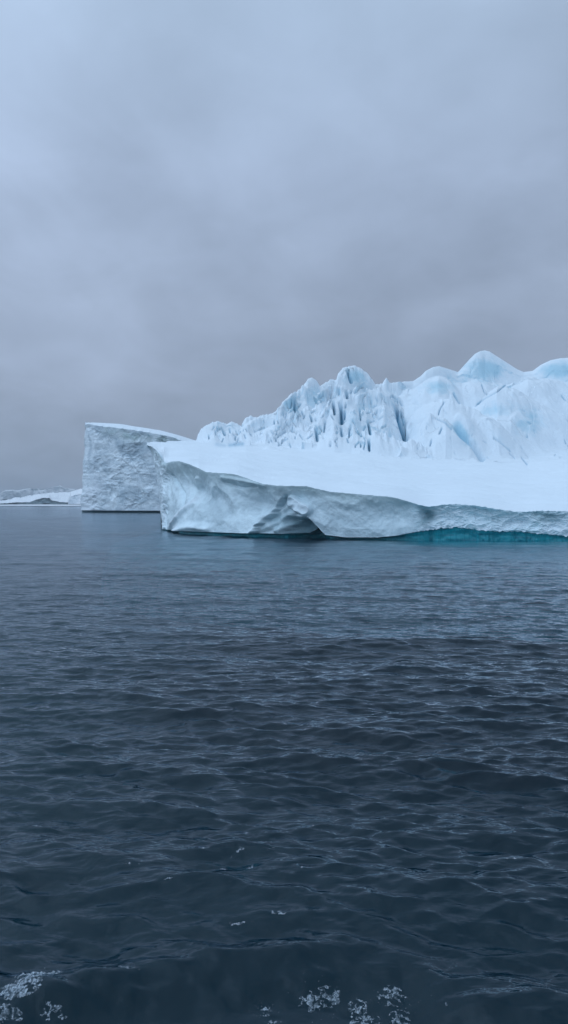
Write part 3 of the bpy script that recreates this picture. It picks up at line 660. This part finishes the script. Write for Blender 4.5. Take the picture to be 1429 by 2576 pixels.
# ------------------------------------------------------------------ generic berg from a front face outline
def slab_berg(name, label, group, xs, depth, y_top, y_back, thick, lip=None, amp=1.0, seed=0, mats=(M_SLAB, M_SNOW), nw=110, nt=40,
              lean=None, wallattr=None, scale=1.0, topname='snow_cap', wallname='ice_wall', ridge=0.0, edgy=0.0):
    """front wall under a curve, a tilted top back to a second curve, closed behind"""
    d = depth(xs); yt = y_top(xs); yb = y_back(xs); th = thick(xs); db = d + th
    zt = wz(yt, d); zb = wz(yb, db)
    t = np.linspace(0, 1, nw)[:, None]
    C = xs[None, :] + 0 * t
    px = C + (lean(xs)[None, :] * t if lean else 0) + edgy * fbm(t * 5 + seed, t * 0, seed + 31, 4) * np.exp(-(C - xs[0]) / 14)
    zl = 0.9 * scale
    z = zt[None, :] + t * (zl - zt)[None, :]
    x = wx(px, d[None, :]); y = d[None, :] + 0 * t
    en = np.minimum(sstep(0, 1, (xs - xs[0]) / (6 * (xs[1] - xs[0]))), sstep(0, 1, (xs[-1] - xs) / (6 * (xs[1] - xs[0]))))[None, :]
    S = 6 * scale
    off = amp * (1.6 * fbm(x / (2.2 * S), z / (1.8 * S), seed, 4) + 0.9 * (ridged((x + z * 0.6) / (1.6 * S), (z - x * 0.5) / S, seed + 5, 5, 0.58) - 0.5))
    w1, w2, wi = worley((x + z * 0.4) / (0.9 * S) + fbm(x / S, z / S, seed + 9, 2) * 0.6, z / (0.7 * S), seed + 7)
    off += amp * 0.9 * (np.minimum(w1, 1) ** 2 - 0.3) + amp * 0.5 * (wi - 0.5) * sstep(0, 0.2, w2 - w1)
    off *= sstep(0, 0.05, t) * (0.45 + 1.1 * sstep(-0.25, 0.35, fbm((x + z) / (2 * S), (z - x) / (2.6 * S), seed + 40, 3)))
    off -= amp * 0.9 * sstep(0.80, 0.97, ridged((x + 0.25 * z) / (2.4 * S), z / (7 * S), seed + 41, 3)) * sstep(0, 0.1, t)
    PWl = np.stack([x + 0 * off, y - off, z], -1)[::-1]
    lipr = PWl[0]
    def fr(o_, zz_): 
        q_ = lipr.copy(); q_[:, 1] += o_; q_[:, 2] = zz_; return q_
    ft = [fr(0.4 * scale, -4 * scale), fr(2.2 * scale, -0.6 * scale), fr(2.2 * scale, 0.4 * scale), fr(1.2 * scale, 0.85 * scale)]
    tp = []
    for s in np.linspace(0, 1, nt)[1:]:
        dd = d + s * th; zz_ = zt + (zb - zt) * s
        w = math.sin(math.pi * min(1, s)) 
        zz_ = zz_ + ridge * (ridged(wx(xs, dd) / (0.8 * S), dd / S, seed + 20, 4) - 0.5) * sstep(0, 0.3, s) + 0.12 * scale * fbm(wx(xs, dd) / S, dd / S, seed + 21, 3)
        tp.append(np.stack([wx(xs, dd), dd, zz_], -1))
    bk = []
    for s in (0.15, 0.5, 1.0):
        q_ = tp[-1].copy(); q_[:, 1] += 4 * scale * s; q_[:, 2] = q_[:, 2] * (1 - s) - 3 * s; bk.append(q_)
    full_ = np.concatenate([np.array(ft), PWl, np.array(tp + bk)], 0)
    # close the two ends: extra columns drawn together towards the middle depth
    def endcap(c0, sgn):
        outp = []
        mid = 0.5 * (d[c0] + db[c0])
        for s in (0.25, 0.5, 0.75, 1.0):
            cc = full_[:, c0].copy(); ny_ = cc[:, 1] * (1 - s) + mid * s; cc[:, 0] *= ny_ / cc[:, 1]; cc[:, 1] = ny_; cc[:, 0] += sgn * 0.3 * scale * math.sin(s * math.pi / 2)
            if s == 1.0: cc[:, 2] = np.minimum(cc[:, 2], cc[:, 2])
            outp.append(cc)
        return outp
    L_ = endcap(0, -1)[::-1]; R_ = endcap(-1, 1)
    full_ = np.concatenate([np.stack(L_, 1), full_, np.stack(R_, 1)], 1)
    N_ = grid_normals(full_)
    rv = bool(N_[len(ft) + nw // 2, full_.shape[1] // 2, 1] > 0)
    if rv: N_ = -N_
    root = empty(name, (float(wx(xs.mean(), d.mean())), float(d.mean()), 0.0), label, 'iceberg', group)
    pad = lambda A: np.concatenate([np.repeat(A[:, :1], 4, 1), A, np.repeat(A[:, -1:], 4, 1)], 1)
    wa = {}
    if wallattr:
        for k, fn in wallattr.items(): wa[k] = pad(np.clip(fn(C, yt[None, :] + t * (HY + 4 - yt[None, :]), x, z), 0, 1)[::-1])
    i0 = len(ft); i1 = i0 + nw - 1
    mesh_grid('waterline_foot', full_[:i0 + 1], N_[:i0 + 1], M_NOTCHD, root, {'teal': np.zeros(full_[:i0 + 1].shape[:2])}, rev=rv)
    mesh_grid(wallname, full_[i0:i1 + 1], N_[i0:i1 + 1], mats[0], root, wa, rev=rv)
    mesh_grid(topname, full_[i1:], N_[i1:], mats[1], root, rev=rv)
    return root
M_NOTCHD = M_NOTCH

# tall block behind the left end of the near berg
xs = np.arange(216, 560, 0.9)
slab_berg('iceberg', 'tall flat-topped grey iceberg block behind the near berg, sheer pitted cliff', 'None', xs,
    curve([(216, 372), (240, 362), (300, 357), (410, 350), (560, 345)]),
    (lambda q: curve([(216, 1068), (222, 1066), (240, 1070), (300, 1077), (340, 1082), (380, 1089), (430, 1098), (455, 1108), (470, 1118), (500, 1124), (560, 1128)])(q) + 3.0 * fbm(q / 16, q * 0, 333, 4)),
    curve([(216, 1063), (240, 1063), (300, 1066), (350, 1074), (400, 1082), (440, 1092), (470, 1101), (500, 1111), (560, 1122)]),
    curve([(216, 10), (230, 40), (560, 60)]), edgy=9.0, amp=0.62, seed=300, scale=1.0, nw=240,
    lean=curve([(216, -11), (230, -9), (260, -3), (300, 0), (560, 0)]),
    wallattr={'green': lambda C, Y, x, z: np.exp(-(segdist(C, Y, [(270, 1085), (330, 1098), (400, 1102), (460, 1118)]) / 13) ** 2) * (0.5 + 1.0 * fbm(x / 4, z / 3, 310, 4)),
              'white': lambda C, Y, x, z: 0.25 * sstep(275, 235, C) + 0.55 * fbm((x + z) / 7, (z - x) / 12, 311, 4) * sstep(1120, 1180, Y) + 0.35 * np.exp(-((Y - 1262) / 6) ** 2) + 0.45 * np.exp(-(segdist(C, Y, [(255, 1200), (225, 1255)]) / 20) ** 2),
              'cut': lambda C, Y, x, z: 0.55 * sstep(0.25, 0.6, fbm((x + 0.5 * z) / 3.5, z / 2.0, 312, 5)) * sstep(0.1, 0.5, fbm(x / 9, z / 9, 313, 2) + 0.25)})
for o in list(col.objects):
    if o.get('group') == 'None': del o['group']

# ------------------------------------------------------------------ far ice along the left horizon
G = 'far icebergs along the left horizon'
def far(label, pts, depth, thick, amp, seed, mats, back=None, scale=3.0, ridge=0.0, step=0.9, nw=30, jag=0, bjag=False, wallattr=None):
    xs = np.arange(pts[0][0], pts[-1][0], step)
    top = curve(pts)
    yt = (lambda q: top(q) + jag * (fbm(q / 6, q * 0 + seed, seed, 4) + 0.4 * fbm(q / 1.7, q * 0, seed + 1, 2)))
    bk = curve(back) if back else yt
    return slab_berg('iceberg', label, G, xs, lambda q: depth + 0 * q, yt, bk if back else (lambda q: yt(q) + 1), lambda q: thick + 0 * q,
                     amp=amp, seed=seed, mats=mats, nw=nw, nt=24, scale=scale, ridge=ridge, wallattr=wallattr)
far('jagged hazy ice ridge furthest back, behind the low white berg at the left', [(-260, 1262), (-200, 1240), (-90, 1236), (-20, 1238), (0, 1242), (8, 1236), (20, 1232), (45, 1234), (75, 1228), (110, 1231), (130, 1226), (150, 1222), (165, 1228), (200, 1232), (250, 1245), (290, 1262)],
    1750, 120, 3.5, 400, (M_DIST, M_DIST), scale=5, jag=3.5, nw=40)
far('low white sloping iceberg with dark undercut at the left horizon', [(-40, 1267), (10, 1266), (40, 1264), (75, 1263), (90, 1257), (110, 1252), (124, 1253), (130, 1259), (140, 1260), (150, 1263), (175, 1264), (188, 1264), (196, 1266)],
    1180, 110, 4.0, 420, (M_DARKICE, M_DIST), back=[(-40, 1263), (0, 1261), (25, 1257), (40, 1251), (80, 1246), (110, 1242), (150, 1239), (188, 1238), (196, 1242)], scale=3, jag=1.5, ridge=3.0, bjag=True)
far('small white block iceberg beside the tall grey block', [(172, 1264), (178, 1250), (186, 1246), (205, 1243), (225, 1240), (250, 1240)],
    1120, 60, 2.0, 430, (M_DIST, M_DIST), back=[(172, 1258), (178, 1238), (190, 1232), (205, 1229), (250, 1228)], scale=3, jag=1.5, ridge=1.5)
far('long thin ice floe lying flat below the far white berg', [(-60, 1272.4), (0, 1272.0), (60, 1271.8), (120, 1272.0), (200, 1272.0), (230, 1272.5)],
    1060, 60, 0.2, 440, (M_DIST, M_DIST), back=[(-60, 1269.8), (60, 1269.0), (200, 1269.2), (230, 1270)], scale=0.3)

# ------------------------------------------------------------------ foam at the wake
def foam_patch(px0, py0, sx, sy, seed, thr=0.12, n=170):
    d0 = CH * F / (py0 - HY); x0 = wx(px0, d0)
    ux = np.linspace(-1, 1, n); U, V = np.meshgrid(ux, ux)
    x = x0 + U * sx; y = d0 + V * sy
    X, Y, Z, _ = sea(x, y, 0.02 + 0 * x)
    r = np.hypot(U, V)
    k = fbm(x / (0.35 * sx + 0.02), y / (0.3 * sy + 0.02), seed, 5, 0.6) + 0.35 * fbm(x / 0.04, y / 0.03, seed + 3, 2) + 0.35 * (1 - r * 1.25)
    hgt = np.clip(k - thr, 0, 0.5)
    P = np.stack([X, Y, Z + 0.006 + 0.05 * hgt + 0.012 * fbm(x / 0.02, y / 0.02, seed + 5, 2) * hgt], -1)
    thr = thr - 0.30
    web = ridged(x / 0.11 + 0.4 * fbm(x / 0.1, y / 0.1, seed + 8, 2), y / 0.075, seed + 9, 3)
    k = k + 0.9 * (web - 0.78) + 0.05 * (1 - r)
    m = (k > thr) & (r < 1)
    keep = m[:-1, :-1] & m[1:, 1:] & m[:-1, 1:] & m[1:, :-1]
    return P, keep
fo_V, fo_Q = [], []
def add_grid(P, keep):
    R, Cn, _ = P.shape; idx = np.arange(R * Cn).reshape(R, Cn)
    q = np.stack([idx[:-1, :-1], idx[:-1, 1:], idx[1:, 1:], idx[1:, :-1]], -1)[keep]
    if len(q) == 0: return
    used = np.unique(q); mp = np.full(R * Cn, -1); mp[used] = np.arange(len(used))
    base_ = sum(len(v) for v in fo_V)
    fo_V.append(P.reshape(-1, 3)[used]); fo_Q.append(mp[q] + base_)
for i, a in enumerate([(30, 2515, 0.24, 0.13, 0.02), (95, 2470, 0.22, 0.09, 0.08), (130, 2545, 0.12, 0.05, 0.16), (10, 2560, 0.14, 0.08, 0.10), (60, 2500, 0.2, 0.1, 0.2),
                       (150, 2450, 0.08, 0.03, 0.18), (320, 2452, 0.08, 0.02, 0.12),
                       (668, 2500, 0.06, 0.06, 0.16), (690, 2530, 0.09, 0.06, 0.2), (655, 2555, 0.10, 0.05, 0.16), (740, 2560, 0.12, 0.06, 0.14), (715, 2540, 0.05, 0.05, 0.14),
                       (785, 2480, 0.12, 0.09, 0.20), (830, 2470, 0.13, 0.08, 0.18), (905, 2490, 0.11, 0.10, 0.20), (920, 2520, 0.13, 0.11, 0.22), (985, 2480, 0.13, 0.12, 0.18), (1005, 2520, 0.09, 0.12, 0.22), (1030, 2560, 0.06, 0.03, 0.16),
                       (600, 2170, 0.08, 0.03, 0.30), (560, 2205, 0.07, 0.025, 0.28), (625, 2205, 0.06, 0.03, 0.3), (1060, 2175, 0.03, 0.015, 0.1), (505, 2168, 0.05, 0.02, 0.25), (420, 2250, 0.05, 0.02, 0.24), (600, 2335, 0.12, 0.02, 0.3), (690, 2322, 0.14, 0.02, 0.3), (1120, 2525, 0.02, 0.02, 0.05), (855, 2560, 0.02, 0.03, 0.1), (800, 2080, 0.12, 0.03, 0.4), (1175, 2150, 0.12, 0.02, 0.35), (1290, 2180, 0.1, 0.02, 0.35), (770, 2215, 0.12, 0.03, 0.38), (330, 2205, 0.1, 0.02, 0.36)]):
    add_grid(*foam_patch(a[0], a[1], a[2], a[3], 500 + 7 * i, a[4]))
# drops thrown up with the foam: small six-sided beads
_r = random.Random(9)
octv = np.array([(1, 0, 0), (0, 1, 0), (-1, 0, 0), (0, -1, 0), (0, 0, 1), (0, 0, -1)], float)
tri = np.array([(0, 1, 4, 4), (1, 2, 4, 4), (2, 3, 4, 4), (3, 0, 4, 4), (1, 0, 5, 5), (2, 1, 5, 5), (3, 2, 5, 5), (0, 3, 5, 5)])
fo_T = []
for (px, py, n, sp) in [(60, 2500, 60, 0.3), (668, 2500, 50, 0.1), (740, 2550, 60, 0.14), (830, 2465, 40, 0.16), (910, 2500, 50, 0.16), (990, 2480, 60, 0.16), (600, 2180, 40, 0.35), (330, 2455, 14, 0.12)]:
    d0 = CH * F / (py - HY); x0 = wx(px, d0)
    xs_ = np.array([x0 + _r.gauss(0, sp) for _ in range(n)]); ys_ = np.array([d0 + _r.gauss(0, sp * 0.6) for _ in range(n)])
    X, Y, Z, _ = sea(xs_, ys_, 0.02 + 0 * xs_)
    for a, b, c in zip(X, Y, Z):
        s = _r.uniform(0.001, 0.0035)
        fo_T.append((np.array([a, b, c + s * 0.6 + abs(_r.gauss(0, 0.006))]), s))
me = bpy.data.meshes.new('sea_foam')
V = np.concatenate(fo_V); Q = np.concatenate(fo_Q).tolist(); V = V.tolist()
for c, s in fo_T:
    b0 = len(V); V += (octv * s + c).tolist(); Q += [(b0 + t_[0], b0 + t_[1], b0 + t_[2]) for t_ in tri]
me.from_pydata([tuple(v) for v in V], [], [tuple(q_) for q_ in Q]); me.update()
me.polygons.foreach_set('use_smooth', [True] * len(me.polygons))
me.materials.append(M_FOAM)
fo = bpy.data.objects.new('sea_foam', me); col.objects.link(fo)
tag(fo, 'white flecks of foam and spray on the dark wake in front', 'foam', kind='stuff')

# ------------------------------------------------------------------ thin haze over the sea
def haze_box():
    m, T = new_mat('haze_air')
    v = T.n('ShaderNodeVolumePrincipled'); v.inputs['Color'].default_value = (0.82, 0.90, 1.0, 1); v.inputs['Density'].default_value = 0.00022
    v.inputs['Anisotropy'].default_value = 0.2
    o = T.n('ShaderNodeOutputMaterial'); T.link(v.outputs[0], o.inputs['Volume'])
    x, y0, y1, z0, z1 = 22000.0, -22000.0, 22000.0, -26.0, 70.0
    vs = [(a, b, c) for c in (z0, z1) for b in (y0, y1) for a in (-x, x)]
    fs = [(0, 2, 3, 1), (4, 5, 7, 6), (0, 1, 5, 4), (2, 6, 7, 3), (0, 4, 6, 2), (1, 3, 7, 5)]
    me = bpy.data.meshes.new('haze'); me.from_pydata(vs, [], fs); me.update(); me.materials.append(m)
    o = bpy.data.objects.new('haze', me); col.objects.link(o); tag(o, kind='stuff')
haze_box()
